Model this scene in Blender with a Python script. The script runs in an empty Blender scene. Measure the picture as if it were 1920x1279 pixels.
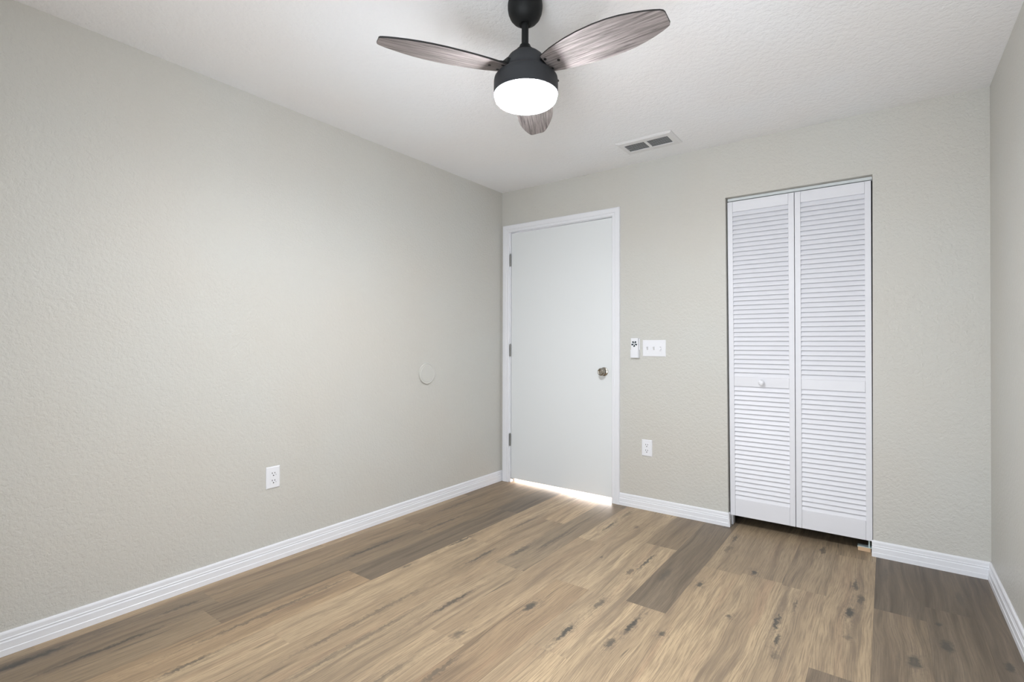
import bpy, bmesh, math, random
from mathutils import Vector, Matrix

# ------------------------------------------------------------------ camera, world, lights, exposure
sc = bpy.context.scene
C = sc.collection
W, D, H = 3.046, 3.70, 2.44            # room: x 0..W, y -D..0, z 0..H

YAW, PIT, ROL = 0.6352, 0.0062, 0.0026
cam_d = bpy.data.cameras.new('camera')
cam_d.sensor_width = 36.0
cam_d.lens = 950.79 / 1920 * 36
cam_d.clip_start = 0.02
cam = bpy.data.objects.new('camera', cam_d)
C.objects.link(cam)
F = Vector((-math.sin(YAW) * math.cos(PIT), math.cos(YAW) * math.cos(PIT), math.sin(PIT)))
Rv = Vector((math.cos(YAW), math.sin(YAW), 0))
Uv = Rv.cross(F)
R2 = Rv * math.cos(ROL) + Uv * math.sin(ROL)
U2 = -Rv * math.sin(ROL) + Uv * math.cos(ROL)
M = Matrix((R2, U2, -F)).transposed().to_4x4()
M.translation = Vector((2.6289, -3.4206, 1.1548))
cam.matrix_world = M
sc.camera = cam

world = bpy.data.worlds.new('daylight_sky')
sc.world = world
world.use_nodes = True
bg = world.node_tree.nodes['Background']
bg.inputs[0].default_value = (0.75, 0.88, 1.0, 1)
bg.inputs[1].default_value = 0.6

sc.view_settings.view_transform = 'Standard'
sc.view_settings.look = 'None'
sc.view_settings.gamma = 1
sc.view_settings.use_curve_mapping = False
sc.view_settings.exposure = 0.0

def area(name, loc, rot, sx, sy, power, col):
    l = bpy.data.lights.new(name, 'AREA')
    l.shape = 'RECTANGLE'; l.size = sx; l.size_y = sy
    l.energy = power; l.color = col
    o = bpy.data.objects.new(name, l); C.objects.link(o)
    o.location = loc; o.rotation_euler = rot
    return o

WIN = (1.5, 2.95, 0.1, 2.05)            # unseen glazed patio door behind the camera, placed to even out the light: x0, x1, z0, z1
WX, WZ = (WIN[0] + WIN[1]) / 2, (WIN[2] + WIN[3]) / 2
# unseen fill added and tilted up to brighten the ceiling, and level daylight, both in through the glazing
area('upward_ceiling_fill', (WX, -D - 0.6, WZ - .35), (math.radians(130), 0, 0), WIN[1] - WIN[0], WIN[3] - WIN[2], 58, (0.90, 0.95, 1.0))
area('patio_sky_daylight', (WX, -D - 0.16, WZ), (math.radians(90), 0, 0), WIN[1] - WIN[0], WIN[3] - WIN[2], 19, (0.90, 0.95, 1.0))
area('hall_daylight', (0.6, 1.18, 1.0), (math.radians(-90), 0, 0), 1.2, 1.8, 160, (1.0, 0.93, 0.90))
LAMP_STRENGTH = 266.0

# ------------------------------------------------------------------ materials
def mat(name, col=(.8, .8, .8), rough=.5, metal=0.0, spec=.5):
    m = bpy.data.materials.new(name); m.use_nodes = True
    b = m.node_tree.nodes['Principled BSDF']
    b.inputs['Base Color'].default_value = (*col, 1)
    b.inputs['Roughness'].default_value = rough
    b.inputs['Metallic'].default_value = metal
    b.inputs['Specular IOR Level'].default_value = spec
    return m

class NT:
    def __init__(s, m):
        s.t = m.node_tree; s.b = s.t.nodes['Principled BSDF']
    def n(s, typ, ins=None, **kw):
        x = s.t.nodes.new(typ)
        for k, v in kw.items(): setattr(x, k, v)
        for k, v in (ins or {}).items():
            if isinstance(v, bpy.types.NodeSocket): s.t.links.new(v, x.inputs[k])
            else: x.inputs[k].default_value = v
        return x
    def link(s, a, b): s.t.links.new(a, b)
    def math(s, op, a, b=0.0, c=0.0, clamp=False):
        x = s.n('ShaderNodeMath', operation=op, use_clamp=clamp)
        for i, v in enumerate((a, b, c)):
            if isinstance(v, bpy.types.NodeSocket): s.link(v, x.inputs[i])
            else: x.inputs[i].default_value = v
        return x.outputs[0]
    def mix(s, fac, a, b, blend='MIX'):
        x = s.n('ShaderNodeMix', data_type='RGBA', blend_type=blend)
        for k, v in ((0, fac), (6, a), (7, b)):
            if isinstance(v, bpy.types.NodeSocket): s.link(v, x.inputs[k])
            elif k and len(v) == 3: x.inputs[k].default_value = (*v, 1)
            else: x.inputs[k].default_value = v
        return x.outputs[2]
    def ramp(s, fac, stops):
        x = s.n('ShaderNodeValToRGB'); s.link(fac, x.inputs[0])
        e = x.color_ramp.elements
        while len(e) < len(stops): e.new(.5)
        for i, (p, c) in enumerate(stops):
            e[i].position = p
            e[i].color = (c, c, c, 1) if not isinstance(c, tuple) else (*c, 1)
        return x.outputs[0]

def plaster(name, col, scale, strength, dist, rough, spec):
    m = mat(name, col, rough, 0, spec); t = NT(m)
    co = t.n('ShaderNodeTexCoord').outputs['Object']
    wob = t.n('ShaderNodeTexNoise', {'Vector': co, 'Scale': scale * .6, 'Detail': 2})
    v2 = t.n('ShaderNodeVectorMath', {0: co, 1: wob.outputs['Color']}, operation='MULTIPLY_ADD')
    v2.inputs[1].default_value = (1, 1, 1)
    off = t.n('ShaderNodeVectorMath', {0: wob.outputs['Color']}, operation='SCALE'); off.inputs['Scale'].default_value = .012
    add = t.n('ShaderNodeVectorMath', {0: co, 1: off.outputs[0]}, operation='ADD')
    n1 = t.n('ShaderNodeTexNoise', {'Vector': add.outputs[0], 'Scale': scale, 'Detail': 3, 'Roughness': .55})
    n2 = t.n('ShaderNodeTexNoise', {'Vector': add.outputs[0], 'Scale': scale * 2.6, 'Detail': 2})
    r1 = t.ramp(n1.outputs['Fac'], [(.36, 0.0), (.58, 1.0)])
    h = t.math('ADD', r1, t.math('MULTIPLY', n2.outputs['Fac'], .6))
    bp = t.n('ShaderNodeBump', {'Height': h, 'Strength': strength, 'Distance': dist})
    t.link(bp.outputs[0], t.b.inputs['Normal'])
    big = t.n('ShaderNodeTexNoise', {'Vector': co, 'Scale': 1.3, 'Detail': 2})
    c2 = tuple(x * y for x, y in zip(col, (1.0, .975, .955)))
    t.link(t.mix(t.ramp(big.outputs['Fac'], [(.35, 0.0), (.65, 1.0)]), col, c2), t.b.inputs['Base Color'])
    return m

M_wall = plaster('greige_wall_paint', (.58, .577, .546), 70, .48, .0022, .42, .35)
M_ceil = plaster('white_ceiling_paint', (.885, .90, .925), 48, .42, .0028, .8, .2)
M_trim = mat('white_trim_paint', (.80, .81, .85), .35)
M_door = mat('white_door_paint', (.76, .785, .80), .42)
M_closet = mat('white_louver_paint', (.745, .75, .795), .45)
M_plastic = mat('white_plastic', (.80, .81, .85), .35)
M_slot = mat('dark_slot', (.03, .03, .03), .6)
M_gap = mat('grey_toggle_plastic', (.55, .55, .56), .4)
M_nickel = mat('polished_nickel', (.40, .375, .33), .2, 1.0)
M_hinge = mat('brushed_steel', (.26, .26, .25), .4, .9)
M_track = mat('white_metal_track', (.66, .70, .71), .4)
M_bare = mat('bare_pine', (.62, .43, .27), .6)
M_plate = mat('pale_zinc', (.62, .72, .72), .35, .3)
M_hall = mat('hall_white_paint', (.8, .8, .8), .8)
M_dark = mat('closet_painted_shade', (.025, .025, .024), .9)  # near-black colour stands in for the shade inside the closet
M_duct = mat('grey_duct_metal', (.16, .165, .165), .6)
M_vent = mat('white_vent_enamel', (.76, .76, .775), .5)
M_black = mat('matte_black_metal', (.008, .0085, .009), .55, 0, .25)
M_house = mat('charcoal_textured_metal', (.030, .032, .036), .6, 0, .3)
M_edge = mat('espresso_blade_back', (.012, .011, .011), .5)
M_screw = mat('black_screw', (.008, .008, .008), .45)
M_icon = mat('dark_teal_button', (.012, .03, .04), .5)

def noise_bump(m, scale, strength, dist=.0006):
    t = NT(m)
    n = t.n('ShaderNodeTexNoise', {'Vector': t.n('ShaderNodeTexCoord').outputs['Object'], 'Scale': scale, 'Detail': 3})
    b = t.n('ShaderNodeBump', {'Height': n.outputs['Fac'], 'Strength': strength, 'Distance': dist})
    t.link(b.outputs[0], t.b.inputs['Normal'])
noise_bump(M_house, 900, .35); noise_bump(M_black, 900, .25)
noise_bump(M_door, 60, .12); noise_bump(M_trim, 120, .08)

# lamp diffuser: the only surface in the room that gives off light
M_lamp = mat('lit_opal_glass', (.95, .95, .95), .4)
t = NT(M_lamp)
t.b.inputs['Emission Color'].default_value = (.945, .965, 1.0, 1)
t.b.inputs['Emission Strength'].default_value = LAMP_STRENGTH

# window glass
M_glass = bpy.data.materials.new('window_glass'); M_glass.use_nodes = True
gt = M_glass.node_tree; gt.nodes.clear()
go = gt.nodes.new('ShaderNodeOutputMaterial'); gm = gt.nodes.new('ShaderNodeMixShader')
g1 = gt.nodes.new('ShaderNodeBsdfTransparent'); g2 = gt.nodes.new('ShaderNodeBsdfGlossy')
g2.inputs['Roughness'].default_value = .02; gm.inputs[0].default_value = .06
gt.links.new(g1.outputs[0], gm.inputs[1]); gt.links.new(g2.outputs[0], gm.inputs[2]); gt.links.new(gm.outputs[0], go.inputs[0])

# driftwood blade underside
M_blade = mat('driftwood_blade', (.2, .17, .16), .7, 0, .2)
t = NT(M_blade)
co = t.n('ShaderNodeTexCoord').outputs['Object']
mp = t.n('ShaderNodeMapping', {'Vector': co, 'Scale': (2.2, 64, 10)})
g = t.n('ShaderNodeTexNoise', {'Vector': mp.outputs[0], 'Scale': 2.2, 'Detail': 6, 'Roughness': .65, 'Distortion': .6})
mp2 = t.n('ShaderNodeMapping', {'Vector': co, 'Scale': (7, 260, 10)})
g2_ = t.n('ShaderNodeTexNoise', {'Vector': mp2.outputs[0], 'Scale': 2, 'Detail': 4, 'Roughness': .7})
f = t.math('ADD', t.math('MULTIPLY', g.outputs['Fac'], .65), t.math('MULTIPLY', g2_.outputs['Fac'], .35))
t.link(t.n('ShaderNodeValToRGB').outputs[0], t.b.inputs['Base Color'])
t.link(t.mix(t.ramp(f, [(.36, 0.0), (.66, 1.0)]), (.060, .052, .050), (.38, .335, .325)), t.b.inputs['Base Color'])

# ------------------------------------------------------------------ floor material: planks with their own tone, plus shade along the side walls
KNOTS = [  # x, y, half length along the plank, half width, strength
    (1.906, -.911, .030, .016, .9), (2.09, -1.131, .020, .012, .8), (1.908, -1.426, .020, .014, .8), (2.089, -.618, .030, .014, .9),
    (2.297, -1.317, .026, .018, .5), (2.262, -1.06, .085, .008, .95), (2.286, -1.20, .05, .009, .95), (2.304, -.851, .07, .007, .7),
    (2.50, -.789, .060, .014, 1.0), (2.51, -.468, .07, .009, .8), (2.535, -.62, .06, .012, .7), (2.508, -1.016, .025, .014, .5),
    (1.592, -1.645, .075, .012, 1.0), (1.60, -1.36, .06, .016, .7), (1.787, -1.442, .09, .010, 1.0), (1.767, -1.607, .04, .013, .8),
    (1.604, -.823, .12, .010, .9), (1.582, -.981, .04, .014, .7), (1.366, -1.567, .05, .017, .9), (1.388, -.908, .018, .010, .7),
    (1.214, -.444, .11, .010, .85), (1.214, -.179, .10, .016, .5), (1.362, -.368, .035, .012, .6), (.982, -1.106, .10, .018, .6),
    (1.736, -.911, .09, .020, .55), (.853, -1.282, .14, .011, .8), (2.817, -.859, .05, .022, .8), (2.711, -1.053, .05, .022, .8),
    (2.806, -.68, .025, .014, .7), (2.985, -.886, .04, .014, .8), (1.066, -1.75, .15, .010, .8), (1.261, -1.917, .035, .020, .55),
    (.863, -2.056, .35, .012, .5), (.624, -1.616, .035, .010, .6), (.288, -1.565, .25, .012, .7), (.62, -1.184, .12, .010, .8),
    (.607, -2.641, .08, .011, .7), (1.356, -2.132, .12, .012, .6), (.494, -2.25, .40, .012, .55), (.142, -2.484, .10, .010, .6),
    (.111, -2.983, .16, .018, .9), (.251, -2.778, .20, .010, .8), (1.904, -.194, .07, .010, .7), (1.91, -.385, .06, .016, .5),
    (2.343, -.08, .07, .014, .7), (.98, -2.2, .3, .013, .45), (1.23, -2.3, .22, .014, .45), (.33, -1.05, .25, .012, .6),
    (.15, -.75, .2, .010, .6), (.75, -.75, .16, .012, .5), (1.05, -.85, .2, .012, .45), (2.62, -.25, .12, .016, .35), (2.9, -.35, .09, .02, .35),
]
M_floor = mat('oak_vinyl_plank', (.4, .3, .2), .42, 0, .35)
t = NT(M_floor)
pc = t.n('ShaderNodeTexCoord').outputs['Object']
uv = t.n('ShaderNodeUVMap', uv_map='plank_uv').outputs[0]
tone = t.n('ShaderNodeVertexColor', layer_name='plank_tone')
sep = t.n('ShaderNodeSeparateColor', {0: tone.outputs[0]})
tr, tg, tb = sep.outputs[0], sep.outputs[1], sep.outputs[2]
# wander that bends the grain
wn = t.n('ShaderNodeTexNoise', {'Vector': uv, 'Scale': 2.0, 'Detail': 1})
wv = t.n('ShaderNodeVectorMath', {0: wn.outputs['Color'], 1: (.5, .5, .5)}, operation='SUBTRACT')
ws = t.n('ShaderNodeVectorMath', {0: wv.outputs[0], 1: (.0, .060, 0)}, operation='MULTIPLY')
uvw = t.n('ShaderNodeVectorMath', {0: uv, 1: ws.outputs[0]}, operation='ADD').outputs[0]
def stretched(sx, sy, scale, detail, rough=.55, dist=0.0):
    mp = t.n('ShaderNodeMapping', {'Vector': uvw, 'Scale': (sx, sy, 1)})
    return t.n('ShaderNodeTexNoise', {'Vector': mp.outputs[0], 'Scale': scale, 'Detail': detail, 'Roughness': rough, 'Distortion': dist}).outputs['Fac']
fine = stretched(6, 250, 1.0, 5, .7)
mid = stretched(1.3, 26, 1.0, 5, .6, .4)
broad = stretched(.7, 9, 1.0, 3, .5, .3)
crackn = stretched(1.5, 34, 1.0, 3, .5, .8)
crackm = stretched(1.1, 5, 1.0, 2)
light, midc, warm = (.56, .43, .275), (.39, .295, .192), (.45, .305, .198)
col = t.mix(t.ramp(broad, [(.35, 0.0), (.65, 1.0)]), midc, light)
col = t.mix(t.math('MULTIPLY', t.ramp(mid, [(.34, 1.0), (.48, 0.0)]), .70), col, (.205, .160, .118))
col = t.mix(t.math('MULTIPLY', t.ramp(stretched(.9, 14, 1.0, 3, .5, .5), [(.55, 0.0), (.72, 1.0)]), .5), col, warm)
col = t.mix(t.math('MULTIPLY', t.ramp(fine, [(.40, 1.0), (.55, 0.0)]), .70), col, (.22, .165, .115))
ck = t.math('MULTIPLY', t.ramp(crackn, [(.30, 1.0), (.36, 0.0)]), t.ramp(crackm, [(.50, 0.0), (.62, 1.0)]))
col = t.mix(t.math('MULTIPLY', ck, .8), col, (.075, .07, .058))
# grey-brown planks, and painted shade along the side walls: tone.r
grey = t.mix(t.ramp(mid, [(.3, 0.0), (.7, 1.0)]), (.092, .073, .055), (.215, .173, .130))
grey = t.mix(t.math('MULTIPLY', t.ramp(fine, [(.38, 1.0), (.56, 0.0)]), .5), grey, (.085, .070, .055))
col = t.mix(tr, col, grey)
col = t.mix(tg, col, t.mix(1.0, col, (1.02, .915, .83), 'MULTIPLY'))
# knots and checks where the boards have them
kw = t.n('ShaderNodeTexNoise', {'Vector': pc, 'Scale': 30, 'Detail': 5, 'Roughness': .7})
kv = t.n('ShaderNodeVectorMath', {0: kw.outputs['Color'], 1: (.5, .5, .5)}, operation='SUBTRACT')
kv = t.n('ShaderNodeVectorMath', {0: kv.outputs[0], 1: (.050, .075, 0)}, operation='MULTIPLY')
kp = t.n('ShaderNodeVectorMath', {0: pc, 1: kv.outputs[0]}, operation='ADD').outputs[0]
acc = None; halo = None
for x, y, hl, hw, s in KNOTS:
    a = t.n('ShaderNodeVectorMath', {0: kp, 1: (x, y, 0)}, operation='SUBTRACT').outputs[0]
    b = t.n('ShaderNodeVectorMath', {0: a, 1: (1 / hw, 1 / hl, 0)}, operation='MULTIPLY').outputs[0]
    l = t.n('ShaderNodeVectorMath', {0: b}, operation='LENGTH').outputs['Value']
    v = t.n('ShaderNodeMapRange', {'Value': l, 'From Min': .55, 'From Max': 1.12, 'To Min': s, 'To Max': 0.0}).outputs[0]
    h = t.n('ShaderNodeMapRange', {'Value': l, 'From Min': .8, 'From Max': 3.6, 'To Min': s, 'To Max': 0.0}).outputs[0]
    acc = v if acc is None else t.math('MAXIMUM', acc, v)
    halo = h if halo is None else t.math('MAXIMUM', halo, h)
rings = t.n('ShaderNodeTexNoise', {'Vector': t.n('ShaderNodeMapping', {'Vector': kp, 'Scale': (120, 20, 1)}).outputs[0], 'Scale': 1, 'Detail': 3, 'Distortion': 1.2}).outputs['Fac']
hal = t.math('MULTIPLY', halo, t.ramp(rings, [(.43, 1.0), (.50, 0.0)]))
col = t.mix(t.math('MULTIPLY', hal, .62), col, (.15, .12, .095))
col = t.mix(t.math('MULTIPLY', acc, .90), col, (.062, .060, .054))
# plank seams: plank_edge uv holds 0..1 across and along
ev = t.n('ShaderNodeSeparateXYZ', {0: t.n('ShaderNodeUVMap', uv_map='plank_edge').outputs[0]})
e1 = t.math('ABSOLUTE', t.math('SUBTRACT', ev.outputs[0], .5))
seam = t.ramp(e1, [(.4925, 0.0), (.4975, 1.0)])
col = t.mix(t.math('MULTIPLY', seam, .35), col, (.10, .08, .06))
t.link(col, t.b.inputs['Base Color'])
t.link(t.math('ADD', t.math('MULTIPLY', fine, .22), .36), t.b.inputs['Roughness'])
bpn = t.n('ShaderNodeBump', {'Height': t.math('SUBTRACT', fine, t.math('MULTIPLY', seam, 1.5)), 'Strength': .25, 'Distance': .0008})
t.link(bpn.outputs[0], t.b.inputs['Normal'])

# ------------------------------------------------------------------ mesh helpers (all coordinates in room space)
def add_box(bm, x0, x1, y0, y1, z0, z1, mi=0):
    v = [bm.verts.new((x, y, z)) for z in (z0, z1) for y in (y0, y1) for x in (x0, x1)]
    for q in ((0, 2, 3, 1), (4, 5, 7, 6), (0, 1, 5, 4), (2, 6, 7, 3), (0, 4, 6, 2), (1, 3, 7, 5)):
        f = bm.faces.new([v[i] for i in q]); f.material_index = mi
    return v

def add_prism(bm, pts, axis, a0, a1, mi=0):
    """closed outline pts (2D) pushed along axis ('x': pts are (y,z); 'y': (x,z); 'z': (x,y))"""
    def P(p, a):
        return {'x': (a, p[0], p[1]), 'y': (p[0], a, p[1]), 'z': (p[0], p[1], a)}[axis]
    A = [bm.verts.new(P(p, a0)) for p in pts]; B = [bm.verts.new(P(p, a1)) for p in pts]
    n = len(pts)
    bm.faces.new(A[::-1]).material_index = mi; bm.faces.new(B).material_index = mi
    for i in range(n):
        bm.faces.new((A[i], A[(i + 1) % n], B[(i + 1) % n], B[i])).material_index = mi
    return A + B

def add_lathe(bm, prof, center, axis='z', seg=48, mi=0):
    """prof: (radius, height) pairs along the axis from center"""
    c = Vector(center); rings = []
    for r, h in prof:
        ring = []
        k = 1 if r < 1e-6 else seg
        for i in range(k):
            a = 2 * math.pi * i / seg
            u, v = r * math.cos(a), r * math.sin(a)
            p = {'z': (u, v, h), 'y': (u, h, v), 'x': (h, u, v)}[axis]
            ring.append(bm.verts.new(c + Vector(p)))
        rings.append(ring)
    for A, B in zip(rings, rings[1:]):
        for i in range(seg):
            j = (i + 1) % seg
            q = [A[i % len(A)], A[j % len(A)], B[j % len(B)], B[i % len(B)]]
            q = list(dict.fromkeys(q))
            if len(q) > 2: bm.faces.new(q).material_index = mi

def bevel(bm, w, seg=2, ang=30):
    es = [e for e in bm.edges if len(e.link_faces) == 2 and e.calc_face_angle(0) > math.radians(ang)]
    bmesh.ops.bevel(bm, geom=es, offset=w, segments=seg, profile=.6, affect='EDGES', clamp_overlap=True)

def obj(name, bm, mats, parent=None, smooth=None, origin=None):
    bmesh.ops.recalc_face_normals(bm, faces=bm.faces)
    base = Vector(origin) if origin else (parent_loc(parent) if parent else None)
    if base is not None: bmesh.ops.translate(bm, verts=bm.verts, vec=-base)
    me = bpy.data.meshes.new(name)
    bm.to_mesh(me); bm.free()
    for m in (mats if isinstance(mats, (list, tuple)) else [mats]): me.materials.append(m)
    if smooth is not None:
        me.shade_smooth()
        me.set_sharp_from_angle(angle=math.radians(smooth))
    o = bpy.data.objects.new(name, me); C.objects.link(o)
    if parent is not None:
        o.parent = parent
        if origin: o.location = base - parent_loc(parent)
    elif origin: o.location = base
    return o

def parent_loc(o):
    v = Vector(o.location)
    while o.parent: o = o.parent; v = v + Vector(o.location)
    return v

def tag(o, label, cat, group=None, kind=None):
    o['label'] = label; o['category'] = cat
    if group: o['group'] = group
    if kind: o['kind'] = kind
    return o

def thing(name, label, cat, loc, group=None, kind=None):
    o = bpy.data.objects.new(name, None); C.objects.link(o); o.location = loc
    o.empty_display_size = .05
    return tag(o, label, cat, group, kind)

def slab(bm, axis, p0, p1, us, vs, holes):
    """wall slab between planes p0 and p1 along axis, spanning us x vs, with rectangular holes (u0,u1,v0,v1)"""
    U = sorted(set(list(us) + [h[i] for h in holes for i in (0, 1)]))
    V = sorted(set(list(vs) + [h[i] for h in holes for i in (2, 3)]))
    def P(u, v, p): return {'x': (p, u, v), 'y': (u, p, v), 'z': (u, v, p)}[axis]
    g = {(i, j, k): bm.verts.new(P(u, v, p)) for i, u in enumerate(U) for j, v in enumerate(V) for k, p in enumerate((p0, p1))}
    def solid(i, j):
        if not (0 <= i < len(U) - 1 and 0 <= j < len(V) - 1): return False
        cu, cv = (U[i] + U[i + 1]) / 2, (V[j] + V[j + 1]) / 2
        return not any(h[0] < cu < h[1] and h[2] < cv < h[3] for h in holes)
    for i in range(len(U) - 1):
        for j in range(len(V) - 1):
            if not solid(i, j): continue
            for k in (0, 1):
                bm.faces.new([g[i, j, k], g[i + 1, j, k], g[i + 1, j + 1, k], g[i, j + 1, k]])
            for (di, dj, a, b) in ((-1, 0, (i, j), (i, j + 1)), (1, 0, (i + 1, j), (i + 1, j + 1)), (0, -1, (i, j), (i + 1, j)), (0, 1, (i, j + 1), (i + 1, j + 1))):
                if not solid(i + di, j + dj):
                    bm.faces.new([g[a + (0,)], g[b + (0,)], g[b + (1,)], g[a + (1,)]])
    for v in [v for v in bm.verts if not v.link_faces]: bm.verts.remove(v)

# ------------------------------------------------------------------ room shell
T = 0.12
OPX0, OPX1, OPZ = 0.074, 1.042, 2.112          # rough opening of the entry door
CLX0, CLX1, CLZ = 1.802, 2.571, 2.0965         # closet opening

bm = bmesh.new(); slab(bm, 'x', -T, 0, (-D - T, 0), (0, H), [])
tag(obj('wall_left', bm, M_wall), 'long greige textured wall on the left', 'wall', kind='structure')

bm = bmesh.new(); slab(bm, 'y', 0, T, (-T, W + T), (0, H), [(OPX0, OPX1, 0, OPZ), (CLX0, CLX1, 0, CLZ)])
for v in bm.verts:                              # the closet's left jamb leans a little
    if abs(v.co.x - CLX0) < 1e-4: v.co.x += .019 * (1 - min(v.co.z, CLZ) / CLZ)
tag(obj('wall_back', bm, M_wall), 'greige textured wall with the white door and the closet', 'wall', kind='structure')

bm = bmesh.new(); slab(bm, 'x', W, W + T, (-D - T, 0), (0, H), [])
tag(obj('wall_right', bm, M_wall), 'shaded greige textured wall at the right edge', 'wall', kind='structure')

bm = bmesh.new(); slab(bm, 'y', -D - T, -D, (0, W), (0, H), [WIN])
tag(obj('wall_front', bm, M_wall), 'greige textured wall behind the camera', 'wall', kind='structure')

VX0, VX1, VY0, VY1 = 1.262, 1.566, -.382, -.240   # duct opening in the ceiling
bm = bmesh.new(); slab(bm, 'z', H, H + .1, (-T, W + T), (-D - T, 1.5), [(VX0, VX1, VY0, VY1)])
tag(obj('ceiling', bm, M_ceil), 'white textured ceiling', 'ceiling', kind='structure')

# floor: one mesh of vinyl planks running away from the camera, each with its own tone, side strips with shade added
PW = 0.18; EDGE0 = 2.585 - 15 * PW
ENDS = {2: -2.44, 3: -1.829, 4: -2.35, 5: -.59, 6: -1.303, 7: -.733, 8: -1.278, 9: -.575, 10: -1.27, 11: -.69, 12: -.66, 13: -.68, 14: -1.32, 15: -.68, 16: -1.75, 17: -1.1, 1: -1.15, 0: -.5}
TONES = {  # strip: {segment index from the door side: (grey, warm)}; side-wall strips also greyed for the shade there
    0: {0: (.5, .3)}, 1: {0: (.52, .5), 1: (.45, .45), 2: (.60, .2)}, 2: {0: (.62, .4), 1: (.66, .3), 2: (.5, .3)}, 3: {0: (.90, .1), 1: (.85, .15), 2: (.22, .65), 3: (.2, .4)},
    4: {0: (.08, .25), 1: (.05, .15), 2: (.05, .2), 3: (.1, .2)}, 5: {0: (.12, .5), 1: (.36, .3), 2: (.18, .3)}, 6: {0: (.62, .1), 1: (.55, .1), 2: (.28, .2)}, 7: {0: (.05, .1), 1: (.20, .3), 2: (.12, .2)},
    8: {0: (.08, .1), 1: (.05, .1), 2: (.36, .6), 3: (.15, .5)}, 9: {0: (.62, .25), 1: (.06, .1), 2: (.06, .2)}, 10: {0: (.85, .05), 1: (.82, .1), 2: (.02, .15)}, 11: {0: (.30, .1), 1: (.08, .2), 2: (.02, .3)},
    12: {0: (.33, .1), 1: (.12, .15), 2: (.05, .3)}, 13: {0: (.38, .1), 1: (.20, .1), 2: (.2, .1)}, 14: {0: (.30, .1), 1: (.22, .15), 2: (.8, .2)}, 15: {0: (.98, .1), 1: (.70, .1), 2: (.5, .1)},
    16: {0: (.98, .1), 1: (.9, .1)}, 17: {0: (.98, .1), 1: (.95, .1)}}
rnd = random.Random(7)
bm = bmesh.new()
uvl = bm.loops.layers.uv.new('plank_uv'); uve = bm.loops.layers.uv.new('plank_edge')
cl = bm.loops.layers.float_color.new('plank_tone')
for s in range(-1, 19):
    x0 = max(EDGE0 + s * PW, -T); x1 = min(EDGE0 + (s + 1) * PW, W + T)
    if x1 <= x0: continue
    e = ENDS.get(s, -.3); L = 1.22
    while e < 1.5: e += L
    k = 0; cuts = []
    y = e
    while y > -D - T:
        cuts.append(y); y -= L
    cuts.append(-D - T)
    seg = [(a, b) for a, b in zip(cuts, cuts[1:]) if b < -.03]      # segments that show in the room
    for a, b in zip(cuts, cuts[1:]):
        a = min(a, 1.5)
        if a - b < 1e-4: continue
        idx = next((i for i, q in enumerate(seg) if abs(q[1] - b) < 1e-6), None)
        g, w = TONES.get(s, {}).get(idx, (rnd.uniform(.1, .5), rnd.uniform(.1, .4))) if idx is not None else (.3, .3)
        ou, ov = rnd.uniform(0, 60), rnd.uniform(0, 60)
        vs = [bm.verts.new(q) for q in ((x0, b, 0), (x1, b, 0), (x1, a, 0), (x0, a, 0))]
        f = bm.faces.new(vs)
        for lp in f.loops:
            c = lp.vert.co
            lp[uvl].uv = (c.y + ou, c.x - x0 + ov)
            lp[uve].uv = ((c.x - x0) / (x1 - x0), (c.y - b) / (a - b))
            lp[cl] = (g, w, 0, 1)
tag(obj('floor', bm, M_floor), 'brown oak plank floor', 'floor', kind='structure')

# hall behind the entry door and the inside of the closet
bm = bmesh.new(); slab(bm, 'y', 1.3, 1.4, (-T, 1.5), (0, H), [])
add_box(bm, -T, -.02, T, 1.3, 0, H); add_box(bm, 1.42, 1.5, T, 1.3, 0, H)
tag(obj('wall_hall', bm, M_hall), 'pale hall walls beyond the white door', 'wall', kind='structure')
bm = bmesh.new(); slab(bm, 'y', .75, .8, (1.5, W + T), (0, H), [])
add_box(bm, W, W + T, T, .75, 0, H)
tag(obj('wall_closet', bm, M_dark), 'closet inner walls with shade put into their colour', 'wall', kind='structure')

# windows (outside the frame; they bring in the daylight)
def window(name, axis, p_in, a0, a1, z0, z1, label):
    r = thing(name, label, 'window', {'x': (p_in, (a0 + a1) / 2, z0), 'y': ((a0 + a1) / 2, p_in, z0)}[axis], kind='structure')
    d = 1 if axis == 'x' else -1
    def bx(bm, u0, u1, q0, q1, w0, w1):
        lo, hi = sorted((p_in + d * q0, p_in + d * q1))
        if axis == 'x': add_box(bm, lo, hi, u0, u1, w0, w1)
        else: add_box(bm, u0, u1, lo, hi, w0, w1)
    bm = bmesh.new(); fw = .045
    bx(bm, a0, a1, .05, .10, z0, z0 + fw); bx(bm, a0, a1, .05, .10, z1 - fw, z1)
    bx(bm, a0, a0 + fw, .05, .10, z0 + fw, z1 - fw); bx(bm, a1 - fw, a1, .05, .10, z0 + fw, z1 - fw)
    bx(bm, a0 + fw, a1 - fw, .055, .095, (z0 + z1) / 2 - .02, (z0 + z1) / 2 + .02)
    obj('window_frame', bm, M_trim, r)
    bm = bmesh.new(); bx(bm, a0 + fw, a1 - fw, .073, .077, z0 + fw, z1 - fw)
    obj('pane', bm, M_glass, r)
    bm = bmesh.new(); bx(bm, a0 - .04, a1 + .04, -.03, .0, z0 - .03, z0); bevel(bm, .006)
    obj('window_sill', bm, M_trim, r)
window('window_1', 'y', -D, WIN[0], WIN[1], WIN[2], WIN[3], 'white framed glazed opening in the wall behind the camera')

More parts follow.
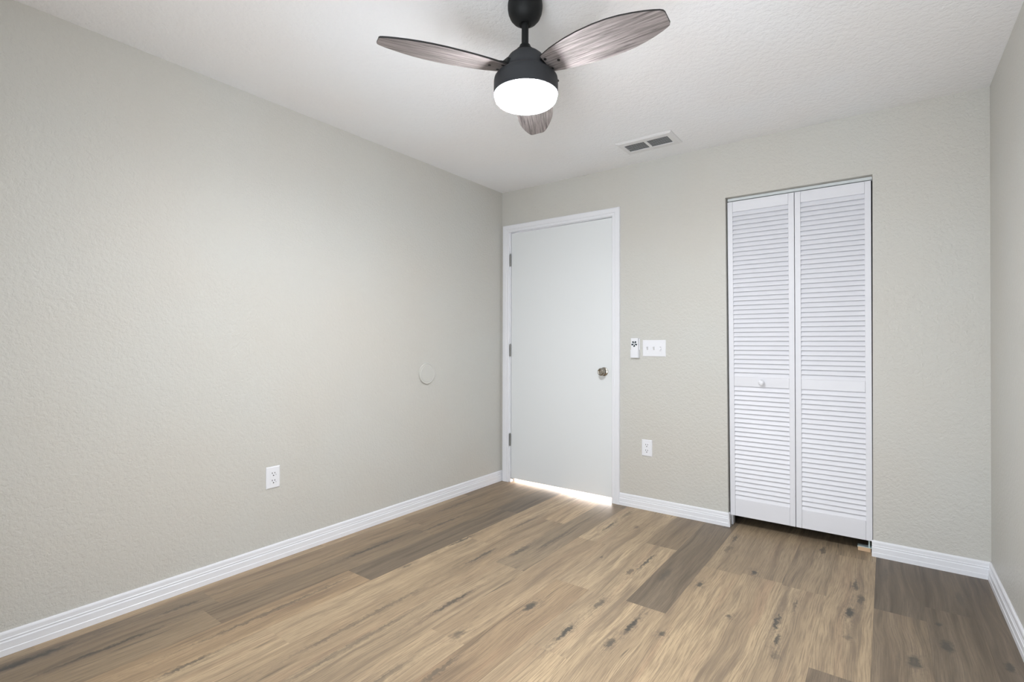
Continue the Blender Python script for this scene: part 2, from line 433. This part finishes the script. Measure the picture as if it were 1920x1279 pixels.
# ------------------------------------------------------------------ baseboards: moulded profile (distance from wall, height)
BB = [(0, 0), (.014, 0), (.014, .022), (.0122, .0245), (.0122, .049), (.0095, .0515), (.0085, .0545), (.0105, .057), (.0105, .0605), (.0088, .063),
      (.0088, .078), (.007, .083), (.0035, .086), (0, .086)]
def baseboard(name, label, axis, a0, a1, wall, sgn, extra=None):
    bm = bmesh.new()
    add_prism(bm, [(wall + sgn * d, z) for d, z in BB], axis, a0, a1)
    if extra: extra(bm)
    return tag(obj(name, bm, M_trim), label, 'baseboard', kind='structure')
baseboard('baseboard_left', 'white moulded baseboard along the left wall', 'y', -D, 0, 0, 1)
def ret(bm):
    add_prism(bm, [(1.8215 + d * .9, z) for d, z in BB], 'y', -.014, .021)
    add_box(bm, 1.8215, 1.838, .055, .10, 0, .062)
baseboard('baseboard_back', 'white moulded baseboard between the door and the closet', 'x', 1.0795, 1.822, 0, -1, ret)
baseboard('baseboard_back_corner', 'short white moulded baseboard between the closet and the right corner', 'x', 2.5655, W, 0, -1)
baseboard('baseboard_right', 'white moulded baseboard along the right wall', 'y', -D, 0, W, -1)
baseboard('baseboard_front', 'white moulded baseboard behind the camera', 'x', 0, W, -D, 1)

# ------------------------------------------------------------------ door casing and jamb
CP = [(0, 0), (0, .011), (.004, .0135), (.020, .0135), (.022, .0115), (.025, .0145), (.050, .0165), (.057, .0155), (.060, .010), (.060, 0)]   # from inner edge outwards, thickness
XI0, XI1, ZI = 0.082, 1.021, 2.093
tr = thing('trim_1', 'white moulded casing around the white door', 'door casing', (XI0, 0, 0), kind='structure')
def casing_leg(s, xi, z1, wd):
    bm = bmesh.new(); k = wd / .060
    A, B = [], []
    for d, th in CP:
        x = xi + s * d * k
        A.append(bm.verts.new((x, -th, 0))); B.append(bm.verts.new((x, -th, z1 + d)))
    n = len(A)
    for i in range(n): bm.faces.new((A[i], A[(i + 1) % n], B[(i + 1) % n], B[i]))
    bm.faces.new(A); bm.faces.new(B)
    return bm
obj('side_casing', casing_leg(-1, XI0, ZI, .064), M_trim, tr)
obj('side_casing', casing_leg(1, XI1, ZI, .060), M_trim, tr)
bm = bmesh.new(); A, B = [], []
for d, th in CP:
    A.append(bm.verts.new((XI0 - d * .064 / .06, -th, ZI + d))); B.append(bm.verts.new((XI1 + d, -th, ZI + d)))
for i in range(len(A)): bm.faces.new((A[i], A[(i + 1) % len(A)], B[(i + 1) % len(A)], B[i]))
bm.faces.new(A); bm.faces.new(B)
obj('head_casing', bm, M_trim, tr)
bm = bmesh.new()
add_box(bm, OPX0, .0945, .0, T, 0, OPZ); add_box(bm, 1.0225, OPX1, .0, T, 0, OPZ)
add_box(bm, .0945, 1.0225, .0, T, 2.0895, OPZ)
add_box(bm, .0945, .106, .044, .08, 0, 2.078); add_box(bm, 1.011, 1.0225, .044, .08, 0, 2.078); add_box(bm, .0945, 1.0225, .044, .08, 2.078, 2.0895)
obj('door_jamb', bm, M_trim, tr)

# ------------------------------------------------------------------ entry door
dr = thing('door_1', 'plain white hinged door with a round metal knob', 'door', (.56, .02, 0), kind='structure')
bm = bmesh.new(); v = add_box(bm, .099, 1.0195, .003, .038, .034, 2.0855)
for q in v:
    if q.co.z > 2 and q.co.x < .5: q.co.z -= .004
bevel(bm, .0012, 1)
obj('door_leaf', bm, M_door, dr)
for z in (1.858, 1.102, .354):
    bm = bmesh.new()
    for i in range(5):
        zz = z - .05 + i * .02
        add_lathe(bm, [(0, zz), (.0062, zz), (.0062, zz + .0192), (0, zz + .0192)], (.0945, -.0055, 0), 'z', 16)
    add_lathe(bm, [(0, z + .05), (.0045, z + .05), (.0045, z + .055), (.002, z + .057), (0, z + .057)], (.0945, -.0055, 0), 'z', 16)
    add_box(bm, .0795, .0945, -.0012, .0, z - .05, z + .05)
    hg = obj('hinge', bm, M_hinge, dr, 40)
KX, KZ = .9527, .9533
bm = bmesh.new()
add_lathe(bm, [(0, .004), (.0325, .004), (.0325, .001), (.031, -.003), (.025, -.006), (.015, -.008), (.0125, -.012), (0, -.012)], (KX, 0, KZ), 'y', 40)
ro = obj('knob_rose', bm, M_nickel, dr, 35); ro['label'] = 'round metal rose plate'
bm = bmesh.new()
add_lathe(bm, [(0, -.011), (.011, -.011), (.010, -.022), (.013, -.028), (.023, -.034), (.0282, -.042), (.0285, -.050), (.025, -.057), (.019, -.0605), (.017, -.059), (.010, -.0585), (.008, -.0605), (0, -.061)], (KX, 0, KZ), 'y', 40)
obj('door_knob', bm, M_nickel, dr, 35)
bm = bmesh.new(); add_box(bm, 1.0200, 1.0222, .001, .022, .925, .985)
obj('latch', bm, M_hinge, dr)
bm = bmesh.new(); add_box(bm, .0985, .124, -.002, .020, .0300, .0338); add_box(bm, .1195, .1215, .002, .010, .004, .0300)
obj('bottom_bolt', bm, M_hinge, dr)['label'] = 'small dark metal bolt at the foot of the door'

# ------------------------------------------------------------------ louvered bifold closet door
cd = thing('door_2', 'white louvered bifold closet door in two leaves', 'door', ((CLX0 + CLX1) / 2, .04, 0), kind='structure')
bm = bmesh.new()
add_box(bm, 1.8075, 2.5685, .036, .038, 2.0775, 2.0945)
add_box(bm, 1.8075, 2.5685, .064, .066, 2.0775, 2.0945)
add_box(bm, 1.8075, 2.5685, .038, .064, 2.0930, 2.0945)
obj('track', bm, M_track, cd)
YF, YB = .025, .053
Z0, Z1 = .0687, 2.0705
def lean(z, a): return a * (1 - (z - Z0) / (Z1 - Z0))
def louver_leaf(xa, xb, la, lb, st_l, st_r, knob=False):
    """leaf between xa..xb at the top; la, lb: how far its edges lean right at the bottom"""
    def shear(bm):
        for v in bm.verts:
            k = (v.co.x - xa) / (xb - xa)
            v.co.x += lean(v.co.z, la + (lb - la) * k)
    bm = bmesh.new()
    add_box(bm, xa, xa + st_l, YF, YB, Z0, Z1); add_box(bm, xb - st_r, xb, YF, YB, Z0, Z1)
    i0, i1 = xa + st_l, xb - st_r
    for z0, z1 in ((Z0, .174), (.8915, .9505), (2.0037, Z1)):
        add_box(bm, i0 + .0005, i1 - .0005, YF + .0012, YB - .001, z0, z1)
    shear(bm); bmesh.ops.bevel(bm, geom=[e for e in bm.edges], offset=.0012, segments=1, affect='EDGES')
    lf = obj('door_leaf', bm, M_closet, cd)
    for z0, z1, n in ((.174, .8915, 25), (.9505, 2.0037, 37)):
        bm = bmesh.new(); p = (z1 - z0) / n
        for i in range(n):
            zc = z0 + (i + .5) * p
            # slat: front edge low, back edge high, rounded nose
            pts = [(YF + .0022, zc - p * .50), (YF + .0012, zc - p * .46), (YF + .0014, zc - p * .38), (YF + .0140, zc + p * .58), (YF + .0202, zc + p * .58), (YF + .0075, zc - p * .47)]
            add_prism(bm, pts, 'x', i0 - .003, i1 + .003)
        shear(bm)
        obj('louver_slats', bm, M_closet, lf)
    if knob:
        bm = bmesh.new()
        add_lathe(bm, [(0, .002), (.009, .002), (.0085, -.010), (.012, -.014), (.0165, -.018), (.0172, -.023), (.014, -.028), (.007, -.0305), (0, -.031)], (2.0105, YF, .921), 'y', 32)
        obj('knob', bm, M_plastic, lf, 40)
    return lf
louver_leaf(1.8085, 2.1863, .0195, .008, .0305, .0305, True)
louver_leaf(2.1895, 2.5640, .008, .0045, .0305, .0295)

# floor bracket under the closet door
br = thing('floor_pivot_bracket', 'small pale wood block with metal bracket under the closet door corner', 'bracket', (2.53, .06, 0))
bm = bmesh.new(); add_box(bm, 2.5005, 2.5600, .045, .085, 0, .0215); bevel(bm, .001, 1)
obj('wood_block', bm, M_bare, br)
bm = bmesh.new(); add_box(bm, 2.4995, 2.5690, .0440, .086, .0217, .0245); add_box(bm, 2.5660, 2.5690, .0440, .086, .0245, .060); add_box(bm, 2.4985, 2.5000, .0440, .086, .0165, .0245)
obj('bracket_plate', bm, M_plate, br)
bm = bmesh.new(); add_lathe(bm, [(0, .0245), (.0045, .0245), (.0045, .0675), (0, .0675)], (2.553, .055, 0), 'z', 16)
obj('pivot_pin', bm, M_plate, br, 40)

# ------------------------------------------------------------------ wall plates
def rounded_plate(bm, axis, wall, sgn, u0, u1, z0, z1, th):
    i = .0045
    lo, hi = (wall, wall + sgn * th)
    def P(u, p, z): return (u, p, z) if axis == 'y' else (p, u, z)
    A = [bm.verts.new(P(u, lo, z)) for u, z in ((u0, z0), (u1, z0), (u1, z1), (u0, z1))]
    B = [bm.verts.new(P(u, lo + sgn * th * .5, z)) for u, z in ((u0, z0), (u1, z0), (u1, z1), (u0, z1))]
    E = [bm.verts.new(P(u, hi, z)) for u, z in ((u0 + i, z0 + i), (u1 - i, z0 + i), (u1 - i, z1 - i), (u0 + i, z1 - i))]
    bm.faces.new(A); bm.faces.new(E)
    for X, Y in ((A, B), (B, E)):
        for k in range(4): bm.faces.new((X[k], X[(k + 1) % 4], Y[(k + 1) % 4], Y[k]))

def outlet(label, axis, wall, sgn, uc, zc, fl, extra=False):
    """axis 'y': plate on the back wall (u = x); 'x': on the left wall (u = y); fl: direction of the viewer's right along u"""
    loc = (uc, wall, zc) if axis == 'y' else (wall, uc, zc)
    r = thing('wall_outlet', label, 'outlet', loc, 'white duplex wall outlets')
    bm = bmesh.new(); rounded_plate(bm, axis, wall, sgn, uc - .0375, uc + .0375, zc - .0575, zc + .0575, .006)
    obj('cover_plate', bm, M_plastic, r)
    def bx(bm, u0, u1, d0, d1, z0, z1):
        u0, u1 = sorted((u0, u1)); p0, p1 = sorted((wall + sgn * d0, wall + sgn * d1))
        if axis == 'y': add_box(bm, u0, u1, p0, p1, z0, z1)
        else: add_box(bm, p0, p1, u0, u1, z0, z1)
    for dz in (.0195, -.0195):
        z = zc + dz
        bm = bmesh.new(); bx(bm, uc - .0168, uc + .0168, .0058, .0078, z - .0150, z + .0150); bevel(bm, .001, 1)
        rc = obj('receptacle', bm, M_plastic, r)
        for du, h in ((-.0070, .0046), (.0070, .0038)):
            bm = bmesh.new(); bx(bm, uc + fl * du - .0016, uc + fl * du + .0016, .0076, .0080, z + .004 - h, z + .004 + h)
            obj('slot', bm, M_slot, rc)
        bm = bmesh.new()
        c = (uc, wall, z - .0085) if axis == 'y' else (wall, uc, z - .0085)
        add_lathe(bm, [(0, sgn * .0076), (.0033, sgn * .0076), (.0033, sgn * .0080), (0, sgn * .0080)], c, axis, 16)
        obj('ground_hole', bm, M_slot, rc)
        if extra:
            bm = bmesh.new()
            c = (wall, uc + fl * .0135, z - .006)
            add_lathe(bm, [(0, sgn * .0076), (.0018, sgn * .0076), (.0018, sgn * .0080), (0, sgn * .0080)], c, axis, 12)
            obj('indicator_hole', bm, M_slot, rc)
    bm = bmesh.new()
    c = (uc, wall, zc) if axis == 'y' else (wall, uc, zc)
    add_lathe(bm, [(0, sgn * .006), (.0028, sgn * .006), (.0024, sgn * .0072), (0, sgn * .0075)], c, axis, 16)
    obj('screw', bm, M_plastic, r, 40)
    return r
outlet('white duplex outlet low on the back wall between door and closet', 'y', 0, -1, 1.284, .4315, 1)
outlet('white duplex outlet low on the long left wall', 'x', 0, 1, -1.998, .443, 1, True)

sw = thing('light_switch', 'white three-gang toggle switch plate to the right of the door', 'light switch', (1.3345, 0, 1.128))
bm = bmesh.new(); rounded_plate(bm, 'y', 0, -1, 1.2525, 1.4165, 1.0705, 1.1855, .006)
obj('switch_plate', bm, M_plastic, sw)
for x, up in ((1.288, 1), (1.3345, 1), (1.381, -1)):
    bm = bmesh.new(); add_box(bm, x - .0052, x + .0052, -.0066, -.0055, 1.128 - .012, 1.128 + .012)
    bz = obj('toggle_frame', bm, M_gap, sw)
    bm = bmesh.new()
    add_prism(bm, [(-.0055, 1.128 - .006), (-.0055, 1.128 + .006), (-.0185, 1.128 + up * .0125 + .0035), (-.0200, 1.128 + up * .0125), (-.0185, 1.128 + up * .0125 - .0035)], 'x', x - .0042, x + .0042)
    bevel(bm, .0008, 1)
    obj('toggle', bm, M_plastic, sw)
    for dz in (.030, -.030):
        bm = bmesh.new(); add_lathe(bm, [(0, -.006), (.0030, -.006), (.0026, -.0068), (0, -.0071)], (x, 0, 1.128 + dz), 'y', 16)
        obj('screw', bm, M_plastic, sw, 40)

# fan remote in its wall cradle
RX0, RX1 = 1.173, 1.222
cr = thing('remote_holder', 'white wall cradle holding the fan remote beside the door', 'remote holder', (1.197, 0, 1.066))
bm = bmesh.new(); add_box(bm, RX0 - .0005, RX1 + .0085, -.004, 0, 1.066, 1.195); bevel(bm, .001, 1)
obj('back_plate', bm, M_plastic, cr)
bm = bmesh.new()
add_box(bm, RX0 - .0035, RX0 - .0006, -.024, -.0005, 1.064, 1.117); add_box(bm, RX1 + .0062, RX1 + .0092, -.024, -.0005, 1.064, 1.117)
add_box(bm, RX0 - .0035, RX1 + .0092, -.024, -.0005, 1.061, 1.0645)
bevel(bm, .001, 1)
obj('cradle', bm, M_plastic, cr)
rm = thing('fan_remote', 'white remote control with a dark five-blade button ring', 'remote control', (1.1985, -.014, 1.066))
bm = bmesh.new(); add_box(bm, RX0, RX1 + .004, -.0225, -.0045, 1.0650, 1.1995); bevel(bm, .003, 3)
obj('remote_body', bm, M_plastic, rm, 40)
for k in range(5):
    a = math.radians(-90 + 72 * k); c = Vector((1.1975, 1.159)); bm = bmesh.new()
    pts = []
    for r, w in ((.0050, -.0022), (.0185, -.0072), (.0215, -.0020), (.0200, .0055), (.0185, .0072), (.0050, .0022)):
        pts.append((c.x + r * math.cos(a) - w * math.sin(a), c.y + r * math.sin(a) + w * math.cos(a)))
    add_prism(bm, pts, 'y', -.0236, -.0222)
    obj('button', bm, M_icon, rm)

# round blank cover painted like the wall
bm = bmesh.new()
add_lathe(bm, [(0, 0), (.074, 0), (.074, .0110), (.0728, .0125), (.069, .0130), (.0655, .0105), (.0625, .0105), (.060, .0125), (0, .0130)], (0, -.8800, .9450), 'x', 64)
cv = tag(obj('round_cover_plate', bm, mat('greige_cover_paint', (.58, .577, .546), .42, 0, .35), None, 30, origin=(0, -.88, .945)),
         'round blank cover plate painted like the left wall it sits on', 'wall cover')

# ------------------------------------------------------------------ ceiling vent
vt = thing('ceiling_vent', 'white rectangular air vent in the ceiling near the back wall', 'air vent', (1.414, -.315, H))
OX0, OX1, OY0, OY1 = 1.2365, 1.5945, -.421, -.2025
def vent_frame():
    bm = bmesh.new()
    I = [(1.2715, 1.4035), (1.4215, 1.5545)]; yi0, yi1 = -.3695, -.2515
    zt, zb = H - .0002, H - .010
    xs = [OX0, OX1]; s = .012
    # sloping outer rim
    A = [bm.verts.new(p) for p in ((OX0, OY0, zt), (OX1, OY0, zt), (OX1, OY1, zt), (OX0, OY1, zt))]
    A2 = [bm.verts.new(p) for p in ((OX0, OY0, zt - .003), (OX1, OY0, zt - .003), (OX1, OY1, zt - .003), (OX0, OY1, zt - .003))]
    B = [bm.verts.new(p) for p in ((OX0 + s, OY0 + s, zb), (OX1 - s, OY0 + s, zb), (OX1 - s, OY1 - s, zb), (OX0 + s, OY1 - s, zb))]
    for X, Y in ((A, A2), (A2, B)):
        for k in range(4): bm.faces.new((X[k], X[(k + 1) % 4], Y[(k + 1) % 4], Y[k]))
    slab(bm, 'z', zb, zb + .004, (OX0 + s, OX1 - s), (OY0 + s, OY1 - s), [(I[0][0], I[0][1], yi0, yi1), (I[1][0], I[1][1], yi0, yi1)])
    return bm, I, yi0, yi1
bm, I, yi0, yi1 = vent_frame()
obj('vent_frame', bm, M_vent, vt)
for a, b in I:
    bm = bmesh.new(); n = 6; p = (yi1 - yi0) / n
    for i in range(n):
        yc = yi0 + (i + .62) * p
        add_prism(bm, [(yc - .0055, H - .0095), (yc - .0050, H - .0102), (yc + .0062, H - .0015), (yc + .0056, H - .0008)], 'x', a - .002, b + .002)
    obj('louver_slats', bm, M_vent, vt)
bm = bmesh.new()
z0, z1 = H + .001, H + .25
add_box(bm, VX0 + .001, VX0 + .003, VY0 + .001, VY1 - .001, z0, z1); add_box(bm, VX1 - .003, VX1 - .001, VY0 + .001, VY1 - .001, z0, z1)
add_box(bm, VX0 + .003, VX1 - .003, VY0 + .001, VY0 + .003, z0, z1); add_box(bm, VX0 + .003, VX1 - .003, VY1 - .003, VY1 - .001, z0, z1)
add_box(bm, VX0 + .001, VX1 - .001, VY0 + .001, VY1 - .001, z1, z1 + .004)
obj('duct', bm, M_duct, vt)

# ------------------------------------------------------------------ ceiling fan
FX, FY = 1.543, -1.87
fan = thing('ceiling_fan', 'dark three-blade ceiling fan with a lit round lamp', 'ceiling fan', (FX, FY, H))
def lathe_part(name, prof, m, sm=35, seg=64):
    bm = bmesh.new(); add_lathe(bm, prof, (FX, FY, 0), 'z', seg)
    return obj(name, bm, m, fan, sm)
lathe_part('canopy', [(0, H - .0005), (.060, H - .0005), (.0638, H - .006), (.0652, H - .016), (.0650, H - .030), (.0622, H - .047), (.0555, H - .063), (.045, H - .0755), (.032, H - .0845), (.0235, H - .0880), (.0205, H - .0860), (0, H - .084)], M_black)
lathe_part('downrod', [(0, 2.362), (.0130, 2.362), (.0130, 2.245), (0, 2.245)], M_black)
lathe_part('rod_collar', [(.0132, 2.275), (.0195, 2.2735), (.0225, 2.266), (.0255, 2.261), (.0335, 2.254), (.0365, 2.2445), (0, 2.2445)], M_black)
FX, FY = FX + .0028, FY + .0021       # the body hangs a touch off plumb
lathe_part('motor_housing', [(0, 2.2440), (.036, 2.2440), (.052, 2.2385), (.064, 2.228), (.074, 2.213), (.081, 2.196), (.0845, 2.182), (.089, 2.172), (.098, 2.164), (.1105, 2.1555), (.1180, 2.146), (.1198, 2.136), (.1200, 2.098), (.1200, 2.0870), (.1165, 2.0860), (.1150, 2.092), (0, 2.094)], M_house)
lathe_part('lamp_diffuser', [(0, 2.0915), (.1130, 2.0915), (.1150, 2.089), (.1165, 2.084), (.1160, 2.0765), (.1125, 2.0675), (.1050, 2.0605), (.092, 2.0555), (.070, 2.0525), (.040, 2.051), (0, 2.0505)], M_lamp, 60)['label'] = 'glowing white round lamp diffuser'
bm = bmesh.new(); add_lathe(bm, [(0, 0), (.004, 0), (.004, .003), (0, .0035)], (FX + .1195 * .8, FY + .1195 * .6, 2.142), 'x', 12)
obj('side_screw', bm, M_screw, fan)

# blade outline: distance from the axis, trailing side, leading side
OUT = [(.094, -.047, .037), (.112, -.054, .042), (.14, -.064, .049), (.17, -.0715, .0545), (.21, -.080, .060), (.26, -.087, .0645), (.32, -.0905, .0680), (.37, -.0885, .0670),
       (.41, -.083, .0630), (.45, -.0735, .0555), (.485, -.063, .0460), (.512, -.053, .0365), (.530, -.0445, .0285), (.538, -.038, .0235), (.5415, -.030, .0160)]
def blade_mesh():
    bm = bmesh.new()
    N = 8; th = .006
    lo, hi = [], []
    for r, a, b in OUT:
        lo.append([bm.verts.new((r, a + (b - a) * i / N, 0)) for i in range(N + 1)])
        hi.append([bm.verts.new((r, a + (b - a) * i / N, th)) for i in range(N + 1)])
    for k in range(len(OUT) - 1):
        for i in range(N):
            bm.faces.new((lo[k][i], lo[k][i + 1], lo[k + 1][i + 1], lo[k + 1][i])).material_index = 0
            bm.faces.new((hi[k][i], hi[k + 1][i], hi[k + 1][i + 1], hi[k][i + 1])).material_index = 1
        for i in (0, N):
            bm.faces.new((lo[k][i], lo[k + 1][i], hi[k + 1][i], hi[k][i])).material_index = 1
    for k in (0, len(OUT) - 1):
        for i in range(N):
            bm.faces.new((lo[k][i], lo[k][i + 1], hi[k][i + 1], hi[k][i])).material_index = 1
    return bm
def mesh_of(name, bm, mats):
    bmesh.ops.recalc_face_normals(bm, faces=bm.faces)
    me = bpy.data.meshes.new(name); bm.to_mesh(me); bm.free()
    for m in mats: me.materials.append(m)
    return me
me_blade = mesh_of('blade', blade_mesh(), [M_blade, M_edge])
bm = bmesh.new()
add_prism(bm, [(.062, -.026), (.088, -.030), (.110, -.036), (.150, -.014), (.160, 0), (.150, .014), (.110, .032), (.088, .030), (.062, .026)], 'z', .0062, .0125)
add_box(bm, .060, .088, -.026, .026, .0125, .030)
bevel(bm, .0015, 1)
me_brk = mesh_of('blade_bracket', bm, [M_black])
scr = []
for r, w in ((.1035, -.0285), (.1450, -.003), (.1030, .0235)):
    bm = bmesh.new(); add_lathe(bm, [(0, .001), (.0056, .001), (.0056, -.0012), (.0035, -.0024), (0, -.0026)], (r, w, 0), 'z', 20)
    scr.append(mesh_of('screw', bm, [M_screw]))
for k in range(3):
    b = bpy.data.objects.new('blade', me_blade); C.objects.link(b); b.parent = fan
    b.location = (.0028, .0021, 2.171 - H)
    b.rotation_euler = (Matrix.Rotation(math.radians(-.4 + 120 * k), 3, 'Z') @ Matrix.Rotation(math.radians(.7), 3, 'Y') @ Matrix.Rotation(math.radians(-11.5), 3, 'X')).to_euler()
    x = bpy.data.objects.new('blade_bracket', me_brk); C.objects.link(x); x.parent = b
    for m in scr:
        x = bpy.data.objects.new('screw', m); C.objects.link(x); x.parent = b
